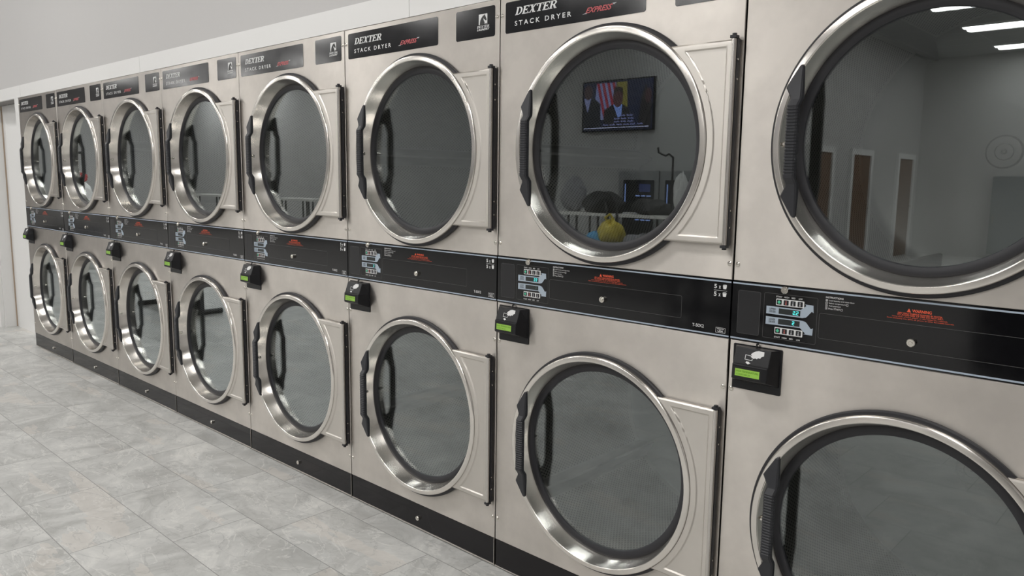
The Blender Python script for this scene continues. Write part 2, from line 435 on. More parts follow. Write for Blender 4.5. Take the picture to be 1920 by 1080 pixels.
# ------------------------------------------------------------------ tagging
def tag(o, label=None, cat=None, group=None, kind=None):
    if label: o['label'] = label
    if cat: o['category'] = cat
    if group: o['group'] = group
    if kind: o['kind'] = kind
    return o
def empty(name, loc=(0, 0, 0), rz=0):
    o = bpy.data.objects.new(name, None); col.objects.link(o); o.location = loc; o.rotation_euler = (0, 0, rz)
    o.empty_display_size = 0.1
    return o
def struct(name, mb, m): return tag(mb.build(name, m), kind='structure')
KIDS = {}
def kids(o):
    return [c for c in bpy.data.objects if c.parent == o]
def copy_tree(o, parent=None):
    c = o.copy(); col.objects.link(c)
    if parent is not None: c.parent = parent
    for ch in kids(o): copy_tree(ch, c)
    return c

# ------------------------------------------------------------------ room
X0, X1 = -17.0, 10.0
YT = -8.6      # wall carrying the television
XR = 2.2       # side wall of the deep part of the room
YB = -15.5
DW = 0.876     # dryer width
ND = 8
struct('floor', MB().add([(X0, YB, 0), (X1, YB, 0), (X1, 1.5, 0), (X0, 1.5, 0)], [(0, 1, 2, 3)]), M['floor'])
struct('ceiling', MB().add([(X0, YB, CEIL), (X0, 1.5, CEIL), (X1, 1.5, CEIL), (X1, YB, CEIL)], [(0, 1, 2, 3)]), M['ceiling'])
struct('wall_back', MB().box(X0, X1, 0.024, 0.14, 2.0785, CEIL), M['grey_wall'])
struct('wall_left', MB().box(X0 - 0.1, X0, YT, 1.5, 0, CEIL), M['grey_wall'])
struct('wall_right', MB().box(X1, X1 + 0.1, YB, 1.5, 0, CEIL), M['grey_wall'])
struct('wall_front', MB().box(-7.0, XR, YT - 0.1, YT, 0, CEIL), M['dimmed_wall'])
struct('wall_front_left', MB().box(X0, -7.0, YT - 0.1, YT + 0.02, 0, CEIL), M['grey_wall'])
struct('wall_recess_side', MB().box(XR - 0.1, XR, YB, YT - 0.1, 0, CEIL), M['grey_wall'])
struct('wall_recess_end', MB().box(XR - 0.1, X1, YB - 0.1, YB, 0, CEIL), M['grey_wall'])
# white boards over the dryers
seams = [-1.02, -0.092 + 0.16, 2.35, 4.79, 7.23, 9.67]
for k in range(len(seams) - 1):
    struct('trim_%d' % (k + 1), MB().box(seams[k] + 0.0012, seams[k + 1] - 0.0012, 0.0, 0.022, 1.9868, 2.0785), M['white_wall'])
struct('trim_6', MB().box(-1.02, X1, 0.0225, 0.14, 1.9868, 2.078), M['grout'])
# white panel right of the last dryer and white end wall left of the first
struct('wall_panel_right', MB().box(ND * DW + 0.004, X1, 0.0, 0.1, 0, 1.986), M['white_wall'])
struct('wall_panel_left', MB().box(-1.052, -0.004, 0.148, 0.20, 0, 1.9868), M['white_wall'])
struct('wall_return_left', MB().box(-1.20, -1.053, 0.052, 0.20, 0, 2.078), M['white_wall'])
struct('trim_7', MB().box(-1.0535, -1.044, 0.139, 0.1479, 0, 1.9868), M['tan_edge'])  # narrow tan strip down the inside corner
struct('trim_8', MB().box(-1.235, -1.075, 0.022, 0.0515, 0, 2.078), M['white_wall'])
struct('wall_left_beyond', MB().box(X0, -1.21, 0.9, 1.0, 0, 2.078), M['white_wall'])
struct('trim_9', MB().prism([(-0.003, 0.62), (-0.003, 1.9862), (-0.105, 1.9862), (-0.07, 1.5)], 0.02, 0.0), M['white_wall'])

# ceiling lights
def make_light():
    r = empty('ceiling_light')
    tag(r, 'white recessed fluorescent ceiling light with two ribbed lens strips', 'ceiling light', 'fluorescent lights in the tiled ceiling')
    f = MB()
    f.box(-0.61, 0.61, -0.30, -0.275, -0.03, -0.001).box(-0.61, 0.61, 0.275, 0.30, -0.03, -0.001)
    f.box(-0.61, -0.585, -0.275, 0.275, -0.03, -0.001).box(0.585, 0.61, -0.275, 0.275, -0.03, -0.001)
    f.build('frame', M['lamp_frame'], r)
    f.__init__()
    for s in (-1, 1):
        pts = []
        n = 8
        vs = []
        for i in range(n + 1):
            t = i / n; y = s * 0.14 - 0.128 + 0.256 * t; z = -0.008 - 0.03 * sin(pi * t)
            vs += [(-0.585, y, z), (0.585, y, z)]
        f2 = MB().add(vs, [(2 * i, 2 * i + 2, 2 * i + 3, 2 * i + 1) for i in range(n)])
        f2.build('lens', M['lamp'], r)
    return r
light0 = make_light()
first = True
spots = [(4.2 + 3.05 * k, y) for k in range(-6, 2) for y in (-1.7, -3.9, -6.0, -7.75) if (k > -4 and (y != -7.75 or k == -1)) or (k < -3 and y < -5)]
spots += [(4.2 + 3.05 * k, y) for k in range(0, 2) for y in (-10.4, -12.4, -14.6)]
for x, y in spots:
    l = light0 if first else copy_tree(light0); first = False
    l.location = (x, y, CEIL)

# ------------------------------------------------------------------ dryer prototype
CX = 0.4455; CZU = 1.4965; CZL = 0.5125
S = radians

def holed_panel(z0, z1, cz, r, x0=0.0022, x1=0.8738, y=0.0, t=0.018):
    mb = MB()
    angs = [2 * pi * i / 96 for i in range(96)] + [atan2(zz - cz, xx - CX) % (2 * pi) for xx in (x0, x1) for zz in (z0, z1)]
    angs = sorted(set(round(a, 6) for a in angs))
    inner, outer = [], []
    for a in angs:
        ca, sa = cos(a), sin(a); ts = []
        if ca > 1e-9: ts.append((x1 - CX) / ca)
        if ca < -1e-9: ts.append((x0 - CX) / ca)
        if sa > 1e-9: ts.append((z1 - cz) / sa)
        if sa < -1e-9: ts.append((z0 - cz) / sa)
        tt = min(ts)
        inner.append((CX + r * ca, cz + r * sa)); outer.append((CX + tt * ca, cz + tt * sa))
    n = len(angs)
    ch = 0.0016
    ins = [(min(max(x, x0 + ch), x1 - ch), min(max(z, z0 + ch), z1 - ch)) for x, z in outer]
    vs = [(x, y, z) for x, z in inner] + [(x, y, z) for x, z in ins] + [(x, y + t, z) for x, z in outer] + [(x, y + 0.004, z) for x, z in inner] + [(x, y + ch, z) for x, z in outer]
    fs = []
    for i in range(n):
        j = (i + 1) % n
        fs += [(i, j, n + j, n + i), (n + i, n + j, 4 * n + j, 4 * n + i), (4 * n + i, 4 * n + j, 2 * n + j, 2 * n + i), (3 * n + i, 3 * n + j, j, i)]
    # normals must face -Y
    fs = [f[::-1] for f in fs]
    return mb.add(vs, fs)

def make_door(root, cz, rot):
    def lerp(a, b, t): return (a[0] + (b[0] - a[0]) * t, a[1] + (b[1] - a[1]) * t)
    fa, fb = (0.3262, -0.0245), (0.3112, 0.0225)       # slightly hollow funnel
    fun = [lerp(fa, fb, t) for t in (0, .02, .2, .4, .6, .8, .98, 1)]
    fun = [(a + 0.0012 * sin(pi * t), b) for (a, b), t in zip(fun, (0, .02, .2, .4, .6, .8, .98, 1))]
    ring = MB().lathe([(0.338, -0.008), (0.3435, -0.0095), (0.3455, -0.0125), (0.3455, -0.0130), (0.3455, -0.0215), (0.3453, -0.0225), (0.3443, -0.0250), (0.3425, -0.0265), (0.3415, -0.0268),
                       (0.3405, -0.0270), (0.3300, -0.0281), (0.3292, -0.0281), (0.3275, -0.0272), (0.3265, -0.0256)] + fun + [(0.3108, 0.026), (0.318, 0.030)], CX, cz, 160)
    door = ring.build('door', M['ring'], root, True, offset=(CX, 0, cz))
    def sub(mb, name, m, smooth=False): return mb.build(name, m, door, smooth, offset=(CX, 0, cz))
    def fix(o): o.location = (0, 0, 0); return o
    # children live in the door's own frame
    g = MB().lathe([(0.3120, 0.0270), (0.3105, 0.0235), (0.3070, 0.0212), (0.3010, 0.0205), (0.2940, 0.0215), (0.2885, 0.0240), (0.2865, 0.0285), (0.2865, 0.036), (0.3120, 0.036)], CX, cz, 128, True)
    fix(sub(g, 'gasket', M['rubber'], True))
    gl = MB().lathe([(0.290, 0.0320), (0.290, 0.0280)], CX, cz, 96).disc(CX, cz, 0.290, 0.0280, 96).disc(CX, cz, 0.290, 0.0320, 96, True)
    fix(sub(gl, 'glass', M['glass']))
    # handle
    rows = [(0.1835, .1665, .1705, -.0345, -.0285), (0.1800, .1625, .1735, -.037, -.0285), (0.1330, .1350, .1755, -.043, -.0285), (0.1300, .1350, .1757, -.0435, -.0285),
            (0.1075, .1475, .1765, -.0470, -.0300), (0.1020, .1480, .1762, -.0480, -.0310), (0.0865, .1445, .1725, -.0565, -.0400)]
    grip = []
    nr = 22
    for i in range(nr):
        zt = 0.083 - 0.166 * i / nr; zb = 0.083 - 0.166 * (i + 1) / nr; h = zt - zb
        grip += [(zt, .1450, .1720, -.0550, -.0405), (zt - h * .30, .1445, .1725, -.0568, -.0400), (zt - h * .70, .1445, .1725, -.0568, -.0400)]
    allr = rows + grip + [(-z, a, b, c, d) for z, a, b, c, d in rows[::-1]]
    vs = []
    for z, a, b, yf, yb in allr:
        ch = min(0.004, (b - a) * 0.25); zz = cz - 0.001 + z
        vs += [(a, yb, zz), (a, yf + ch, zz), (a + ch, yf, zz), (b - ch, yf, zz), (b, yf + ch, zz), (b, yb, zz)]
    fs = [(6 * i + k, 6 * i + (k + 1) % 6, 6 * (i + 1) + (k + 1) % 6, 6 * (i + 1) + k) for i in range(len(allr) - 1) for k in range(6)]
    fs += [tuple(range(6))[::-1], tuple(6 * (len(allr) - 1) + k for k in range(6))]
    fix(sub(MB().add(vs, fs), 'handle', M['plastic']))
    # small stud on the funnel
    st = MB().cyl(CX - 0.319, cz - 0.004, 0.0065, -0.002, -0.011, 16).cyl(CX - 0.319, cz - 0.004, 0.0038, -0.010, -0.018, 12)
    fix(sub(st, 'stud', M['chrome'], True))
    # hinge plate, pressed panel
    H = 0.2645; XE = 0.8515; vs = []; nz, nx = 132, 56
    def sm(t): t = max(0, min(1, t)); return t * t * (3 - 2 * t)
    for i in range(nz + 1):
        dz = -H + 2 * H * i / nz
        xl = CX + sqrt(0.3462 ** 2 - dz * dz) - 0.0
        for j in range(nx + 1):
            x = xl + (XE - xl) * j / nx
            rr = sqrt((x - CX) ** 2 + dz * dz)
            d = min(0.2470 - abs(dz), rr - 0.3640, 0.8380 - x)      # distance inside the pressed field
            y = -0.0225 + 0.0036 * sm((d + 0.001) / 0.0045)
            edge = min(H - abs(dz), 1)
            y += 0.004 * (1 - sm(edge / 0.005))
            vs.append((x, y, cz + dz))
    w = nx + 1
    fs = [(i * w + j, i * w + j + 1, (i + 1) * w + j + 1, (i + 1) * w + j) for i in range(nz) for j in range(nx)]
    hp = MB().add(vs, fs)
    rim = [0 * w + j for j in range(w)]
    b0 = len(hp.v)
    for j in range(w): hp.v.append((hp.v[j][0], -0.006, cz - H))
    for j in range(w): hp.v.append((hp.v[nz * w + j][0], -0.006, cz + H))
    for j in range(nx):
        hp.f.append((b0 + j, b0 + j + 1, j + 1, j)); hp.f.append((nz * w + j, nz * w + j + 1, b0 + w + j + 1, b0 + w + j))
    fix(sub(hp, 'hinge_plate', M['plate'], True))
    tb = MB().tube([(0.8555, -0.0195, cz - H - 0.001), (0.8555, -0.0195, cz + H + 0.001)], 0.0062, 14)
    fix(sub(tb, 'hinge_tube', M['rod'], True))
    hg = MB().box(0.8560, 0.8605, -0.0110, 0.0, cz - H - 0.004, cz + H + 0.004)
    for s in (-1, 1):
        hg.box(0.847, 0.8635, -0.0265, -0.008, cz + s * (H + 0.006) - 0.0035, cz + s * (H + 0.006) + 0.0035)
        hg.tube([(0.856, -0.019, cz + s * (H + 0.009)), (0.856, -0.019, cz + s * (H + 0.0145))], 0.0062, 6)
    fix(sub(hg, 'hinge', M['rubber']))
    pin = MB()
    for s in (-0.22, -0.175, 0.165, 0.215):
        pin.tube([(0.8600, -0.0060, cz + s), (0.8625, -0.0060, cz + s)], 0.0026, 8)
    fix(sub(pin, 'hinge_screws', M['chrome'], True))
    # dark seal behind the door
    sl = MB().lathe([(0.3280, 0.0), (0.3540, 0.0), (0.3560, -0.004), (0.3555, -0.010), (0.3525, -0.0130), (0.3300, -0.0130)], CX, cz, 128)
    sl.build('seal', M['rubber'], root, True)
    # drum, turned to its own resting angle
    RD, YD = 0.405, 0.78
    dm = MB().lathe([(0.330, 0.070), (RD - 0.006, 0.070), (RD, 0.078), (RD, YD)], 0, 0, 144)
    dm.f = [f[::-1] for f in dm.f]
    dr = dm.build('drum', M['perf'], root, True)
    dr.location = (CX, 0, cz); dr.rotation_euler = (0, rot, 0)
    rb = MB()
    for k in range(3):
        a0 = 2 * pi * k / 3
        pr = [(RD - 0.001, a0 - 0.085), (RD - 0.016, a0 - 0.060), (RD - 0.062, a0 - 0.012), (RD - 0.062, a0 + 0.012), (RD - 0.016, a0 + 0.060), (RD - 0.001, a0 + 0.085)]
        vs = [(r * cos(a), y, r * sin(a)) for y in (0.075, YD) for r, a in pr]
        rb.add(vs, [(i, i + 1, i + 7, i + 6) for i in range(5)] + [tuple(range(6))])
    rb.build('drum_rib', M['galv'], dr)
    bk = MB().lathe([(RD, YD), (RD - 0.03, YD + 0.002), (RD - 0.05, YD + 0.012), (0.05, YD + 0.012), (0.045, YD + 0.006), (0.002, YD + 0.006)], 0, 0, 96)
    bk.f = [f[::-1] for f in bk.f]
    bk.build('drum_back', M['drum_back'], dr, True)
    MB().lathe([(0.026, YD + 0.006), (0.0255, YD + 0.001), (0.0235, YD + 0.0005), (0.0225, YD + 0.003), (0.008, YD + 0.003), (0.0065, YD + 0.001), (0.006, YD + 0.006)], 0, 0, 40).build('hub_washer', M['drum_back'], dr, True)
    # throat between panel opening and drum
    th = MB().lathe([(0.3285, 0.003), (0.3285, 0.069)], CX, cz, 96); th.f = [f[::-1] for f in th.f]
    th.build('throat', M['galv'], root, True)
    return door, dr

def make_dryer():
    r = empty('stack_dryer')
    P = lambda mb, n, m, s=False: mb.build(n, m, r, s)
    # carcass behind the front panels
    c = MB()
    c.box(0.004, 0.006, 0.020, 0.95, 0.002, 1.985).box(0.870, 0.872, 0.020, 0.95, 0.002, 1.985)
    c.box(0.006, 0.870, 0.020, 0.95, 1.983, 1.985).box(0.006, 0.870, 0.020, 0.95, 0.002, 0.004).box(0.004, 0.872, 0.95, 0.952, 0.002, 1.985)
    c.box(0.006, 0.870, 0.022, 0.95, 0.94, 0.942)
    P(c, 'cabinet', M['galv'])
    P(holed_panel(1.1372, 1.9855, CZU, 0.3285), 'front_panel', M['steel'])
    P(holed_panel(0.1092, 0.9772, CZL, 0.3285), 'front_panel', M['steel'])
    # kick panel
    k = P(MB().box(0.0045, 0.8712, 0.0015, 0.02, 0.0105, 0.1080), 'kick_panel', M['kick'])
    MB().box(0.0022, 0.8738, -0.0005, 0.02, 0.006, 0.0100).box(0.8716, 0.8738, -0.0005, 0.02, 0.0102, 0.1085).build('edge_trim', M['steel'], k)
    MB().cyl(0.450, 0.0510, 0.0095, 0.002, -0.008, 20).build('lock', M['chrome'], k, True)
    # control panel
    cp = P(MB().prism(rrect(0.0026, 0.8734, 0.9782, 1.1363, 0.002, 2), 0.016, -0.0010), 'control_panel', M['black_gloss'])
    Y = -0.0014
    def C(mb, n, m, s=False): return mb.build(n, m, cp, s)
    C(MB().rect(0.0026, 0.8734, 1.1292, 1.1332, Y), 'trim_stripe', M['stripe'])
    C(MB().rect(0.0026, 0.8734, 0.9812, 0.9852, Y), 'trim_stripe', M['stripe'])
    C(MB().prism(rrect(0.0205, 0.0815, 0.9985, 1.1125, 0.004), 0.0, -0.0013), 'blank_insert', M['insert'])
    g = MB()
    def outline(x0, x1, z0, z1, rr, t, y):
        a = rrect(x0, x1, z0, z1, rr); b = rrect(x0 + t, x1 - t, z0 + t, z1 - t, max(rr - t, .0005)); n = len(a)
        g.add([(x, y, z) for x, z in a] + [(x, y, z) for x, z in b], [(i, (i + 1) % n, (i + 1) % n + n, i + n) for i in range(n)])
    outline(0.0195, 0.0825, 0.9975, 1.1135, 0.005, 0.0009, -0.00145)
    outline(0.0920, 0.2320, 0.9965, 1.1145, 0.004, 0.0008, Y)
    outline(0.2370, 0.7255, 1.0145, 1.0785, 0.005, 0.0009, Y)
    C(g, 'panel_outlines', M['groove'])
    C(MB().prism(rrect(0.2380, 0.7245, 1.0155, 1.0775, 0.004), 0.0, -0.00125), 'coin_drawer', M['black_gloss'])
    C(MB().cyl(0.4525, 1.0365, 0.0095, 0.0, -0.0115, 24).cyl(0.4525, 1.0365, 0.0045, -0.010, -0.0135, 16), 'lock', M['chrome'], True)
    C(MB().cyl(0.1480, 1.1262, 0.0095, 0.0, -0.0115, 24).cyl(0.1480, 1.1262, 0.0045, -0.010, -0.0135, 16), 'lock', M['chrome'], True)
    Y2 = -0.0017; Y3 = -0.0020; Y4 = -0.0023
    C(MB().flat([(.0994, 1.0603), (.195, 1.0598), (.2045, 1.0622), (.2180, 1.0785), (.2228, 1.0760), (.2215, 1.0945), (.2000, 1.0950), (.2040, 1.0918), (.1900, 1.0802), (.0994, 1.0805)], Y2), 'arrow_decal', M['arrow'])
    C(MB().flat([(.0994, 1.0530), (.0994, 1.0325), (.1905, 1.0338), (.2045, 1.0215), (.2000, 1.0190), (.2230, 1.0186), (.2236, 1.0372), (.2185, 1.0345), (.2050, 1.0505), (.195, 1.0530)], Y2), 'arrow_decal', M['arrow'])
    for zz in (1.0848, 1.0103):
        C(MB().flat(rrect(.1247, .1982, zz, zz + .0173, .002), Y3), 'button_strip', M['white_ink'])
        for k2 in range(4):
            bx = .1268 + .0182 * k2
            b = MB().prism(rrect(bx, bx + .0128, zz + .0024, zz + .0150, .0015, 3), -0.0018, -0.0030)
            C(b, 'button', M['button'])
            ic = MB()
            cxb, czb = bx + .0064, zz + .0087
            if k2 == 0:
                ic.flat([(cxb - .0048, czb), (cxb, czb - .0048), (cxb + .0048, czb), (cxb, czb + .0048)], -0.0034)
                C(ic, 'start_symbol', M['green_ink'])
            else:
                ic.rect(cxb - .0009, cxb + .0009, czb - .002, czb + .0048, -0.0034).disc(cxb, czb - .0034, .0019, -0.0034, 12)
                C(ic, 'thermometer_symbol', M['pink_ink'] if k2 == 1 else M['grey_ink'])
    C(MB().rect(.1331, .1895, 1.0632, 1.0772, Y3), 'display', M['lcd_dark'])
    C(MB().rect(.1331, .1895, 1.0362, 1.0502, Y3), 'display', M['lcd_dark'])
    t = MB()
    for zz in (1.1052, 0.9998):
        for wd, xc in (('START', .1322), ('HIGH', .1515), ('MED', .1695), ('LOW', .1880)):
            hw = .0016 * len(wd); text(t, wd, (xc - hw, xc + hw, zz, zz + .0040), Y, bold=0.01)
    text(t, 'INSTRUCTIONS', (.2505, .2930, 1.1172, 1.1216), Y, bold=.01)
    for i, (s_, wd) in enumerate((('Load laundry and close door', .061), ('Select temperature', .041), ('Add payment', .029), ('Press START', .028))):
        zz = 1.1095 - .0066 * i
        text(t, s_, (.2585, .2585 + wd, zz, zz + .0044), Y)
        t.frame(.2506, .2556, zz - .0002, zz + .0048, .0006, Y); text(t, str(i + 1), (.2522, .2540, zz + .0009, zz + .0037), Y)
    t.frame(.3005, .3050, 1.1024, 1.1074, .0006, Y); t.frame(.2880, .2925, 1.0892, 1.0942, .0006, Y)
    for zz in (1.1105, 1.0895):
        text(t, '5', (.8235, .8315, zz, zz + .0118), Y, bold=.02); text(t, 'x', (.8375, .8435, zz, zz + .0080), Y, bold=.01)
        # little laundry basket symbol
        t.flat([(.8492, zz + .0090), (.8508, zz), (.8592, zz), (.8610, zz + .0090)], Y)
        t.flat([(.8485, zz + .0096), (.8615, zz + .0096), (.8590, zz + .0125), (.8510, zz + .0118)], Y)
    t.rect(.8235, .8620, 1.1052, 1.1060, Y)
    text(t, 'T-50X2', (.7615, .7975, .9968, 1.0058), Y, bold=.01)
    t.frame(.8340, .8625, .9895, 1.0040, .0008, Y)
    text(t, 'MADE IN', (.8385, .8580, .9985, 1.0018), Y, bold=.01); text(t, 'USA', (.8400, .8565, .9915, .9970), Y, bold=.02)
    C(t, 'lettering', M['white_ink'])
    t = MB()
    for a, z in (('UPPER', 1.0712), ('DRYER', 1.0645), ('LOWER', 1.0442), ('DRYER', 1.0375)):
        text(t, a, (.1080, .1250, z, z + .0050), Y3, bold=.01)
    C(t, 'arrow_lettering', M['dark_ink'])
    t = MB()
    text(t, 'WARNING', (.4480, .4890, 1.1062, 1.1132), Y, bold=.025)
    t.flat([(.4365, 1.1058), (.4455, 1.1058), (.4410, 1.1145)], Y)
    text(t, 'DRY ONLY FABRICS WASHED IN WATER.', (.4180, .5120, 1.1004, 1.1040), Y, bold=.01)
    text(t, 'TO AVOID RISK OF FIRE DO NOT DRY:', (.4165, .5135, 1.0960, 1.0997), Y, bold=.005)
    text(t, 'Items made of foam, plastic, or any rubber-like materials.', (.4060, .5230, 1.0915, 1.0948), Y)
    text(t, 'Items containing wax, paint, oil, grease, or other flammable materials.', (.3950, .5360, 1.0872, 1.0905), Y)
    C(t, 'warning_lettering', M['orange_ink'])
    # name badges
    b = P(MB().prism(rrect(.0262, .5702, 1.8697, 1.9682, .007), 0.0, -0.0008), 'name_badge', M['badge'])
    t = slab_word(MB(), 'DEXTER', .0685, .2505, 1.9235, 1.9478, -0.0011)
    t.build('brand_lettering', M['white_ink'], b)
    t = text(MB(), 'STACK DRYER', (.0680, .3020, 1.8905, 1.9058), -0.0011, space=1.5, bold=.012)
    t.build('type_lettering', M['white_ink'], b)
    t = MB().flat([(.3440, 1.8900), (.3600, 1.8900), (.3660, 1.8945)], -0.0011).flat([(.4540, 1.9090), (.4700, 1.9090), (.4600, 1.9045)], -0.0011)
    t.build('swash_marks', M['grey_ink'], b)
    t = MB(); text(t, 'EXPRESS', (.3560, .4560, 1.8915, 1.9075), -0.0011, shear=.5, bold=.03)
    t.build('express_lettering', M['red_ink'], b)
    b = P(MB().prism(rrect(.6648, .8538, 1.8697, 1.9690, .007), 0.0, -0.0008), 'logo_badge', M['badge'])
    t = MB()
    lx, lz, lw, lh = .7775, 1.9125, .0405, .0345
    t.flat(rrect(lx, lx + lw, lz, lz + lh, .002), -0.0011)
    t.build('logo_plate', M['white_ink'], b)
    t = slab_word(MB(), 'DEXTER', .7690, .8290, 1.9025, 1.9098, -0.0011, .3)
    text(t, 'LAUNDRY', (.7690, .8290, 1.8935, 1.9005), -0.0011, shear=.35, bold=.03)
    t.build('logo_lettering', M['white_ink'], b)
    hp = [(.14, 0), (.16, .22), (.22, .45), (.33, .66), (.48, .82), (.62, .88), (.70, .97), (.74, .86), (.80, .74), (.90, .52), (.93, .40), (.86, .33), (.78, .36), (.68, .48), (.60, .52), (.56, .62), (.55, .5), (.60, .36), (.68, .22), (.72, 0)]
    MB().flat([(lx + lw * a, lz + lh * c2) for a, c2 in hp], -0.0014).rect(lx + lw * .76, lx + lw * .97, lz + lh * .02, lz + lh * .10, -0.0014).build('horse_head', M['dark_ink'], b)
    t = MB()
    for i in range(8):
        a0 = 2.0 + i * .16; a1 = a0 + .10
        pc = (.78, .10)
        t.flat([(lx + lw * (pc[0] + rr * cos(a)), lz + lh * (pc[1] + rr * 1.15 * sin(a))) for rr, a in ((.60, a0), (.66, a0), (.66, a1), (.60, a1))], -0.0016)
    t.build('mane_lines', M['dark_ink'], b)
    # screws
    for x in (.0118, .8642):
        for z in (1.929, 1.181, .842, .190):
            s = MB().lathe([(.0068, 0.0), (.0066, -.0012), (.0045, -.0030), (.0004, -.0036)], x, z, 16)
            s.rect(x - .003, x + .003, z - .0005, z + .0005, -.0039).rect(x - .0005, x + .0005, z - .003, z + .003, -.0039)
            P(s, 'screw', M['chrome'], True)
    make_door(r, CZU, 0); make_door(r, CZL, 0)
    return r

DL = ['stainless stack dryer at the far left end, beside the white wall panel',
      'second stack dryer from the white wall panel at the left end',
      'third stack dryer from the white wall panel at the left end',
      'fourth stack dryer from the left, midway along the far half of the row',
      'fifth stack dryer from the left, small table edge mirrored in its upper glass',
      'sixth stack dryer from the left, level drum rib showing in its upper glass',
      'stack dryer with a television mirrored in its upper door glass',
      'nearest stack dryer at the right, brown doors and ceiling lights mirrored in its glass']
ROT_U = [0.4, 1.2, 0.2, 1.5, 1.05, -0.02, -0.03, 0.95]
ROT_L = [0.9, 0.3, 0.6, 1.1, 0.5, -0.30, -0.60, 0.5]
base = make_dryer()
dryers = []
for i in range(ND):
    d = base if i == 0 else copy_tree(base)
    d.location = (i * DW, 0, 0)
    tag(d, DL[i], 'dryer', 'stainless stack dryers in a row along the wall')
    dryers.append(d)
for i, d in enumerate(dryers):
    ds = sorted([c for c in kids(d) if c.name.startswith('drum')], key=lambda o: -o.location.z)
    # +Y rotation turns +X towards -Z; ribs sit at 0, 120, 240 degrees
    ds[0].rotation_euler = (0, pi + ROT_U[i], 0)
    ds[1].rotation_euler = (0, pi + ROT_L[i], 0)
# lit figures on the displays
SEG = {'2': 'abged', '1': 'bc', '5': 'afgcd', '0': 'abcdef', '8': 'abcdefg'}
def digit(mb, ch, x, z, w=.0056, h=.0095, t=.0013, y=-.0025):
    s = SEG[ch]
    if 'a' in s: mb.rect(x, x + w, z + h - t, z + h, y)
    if 'd' in s: mb.rect(x, x + w, z, z + t, y)
    if 'g' in s: mb.rect(x, x + w, z + h / 2 - t / 2, z + h / 2 + t / 2, y)
    if 'b' in s: mb.rect(x + w - t, x + w, z + h / 2, z + h, y)
    if 'c' in s: mb.rect(x + w - t, x + w, z, z + h / 2, y)
    if 'f' in s: mb.rect(x, x + t, z + h / 2, z + h, y)
    if 'e' in s: mb.rect(x, x + t, z, z + h / 2, y)
    return mb
def panel_of(d): return [c for c in kids(d) if c.name.startswith('control_panel')][0]
for i, up, lo in ((7, '22', '2'), (6, '22', ''), (5, '', '2')):
    mb = MB()
    if up:
        for j, ch in enumerate(up): digit(mb, ch, .1705 + .0085 * j, 1.0655)
    if i == 7: mb.rect(.1772, .1784, 1.0655, 1.0669, -.0025)
    if lo: digit(mb, lo, .1700 if i == 7 else .178, 1.0385)
    mb.build('display_digits', M['digit'], panel_of(dryers[i]))
mb = MB(); digit(mb, '2', .178, 1.0385); mb.build('display_digits', M['digit_dim'], panel_of(dryers[6]))

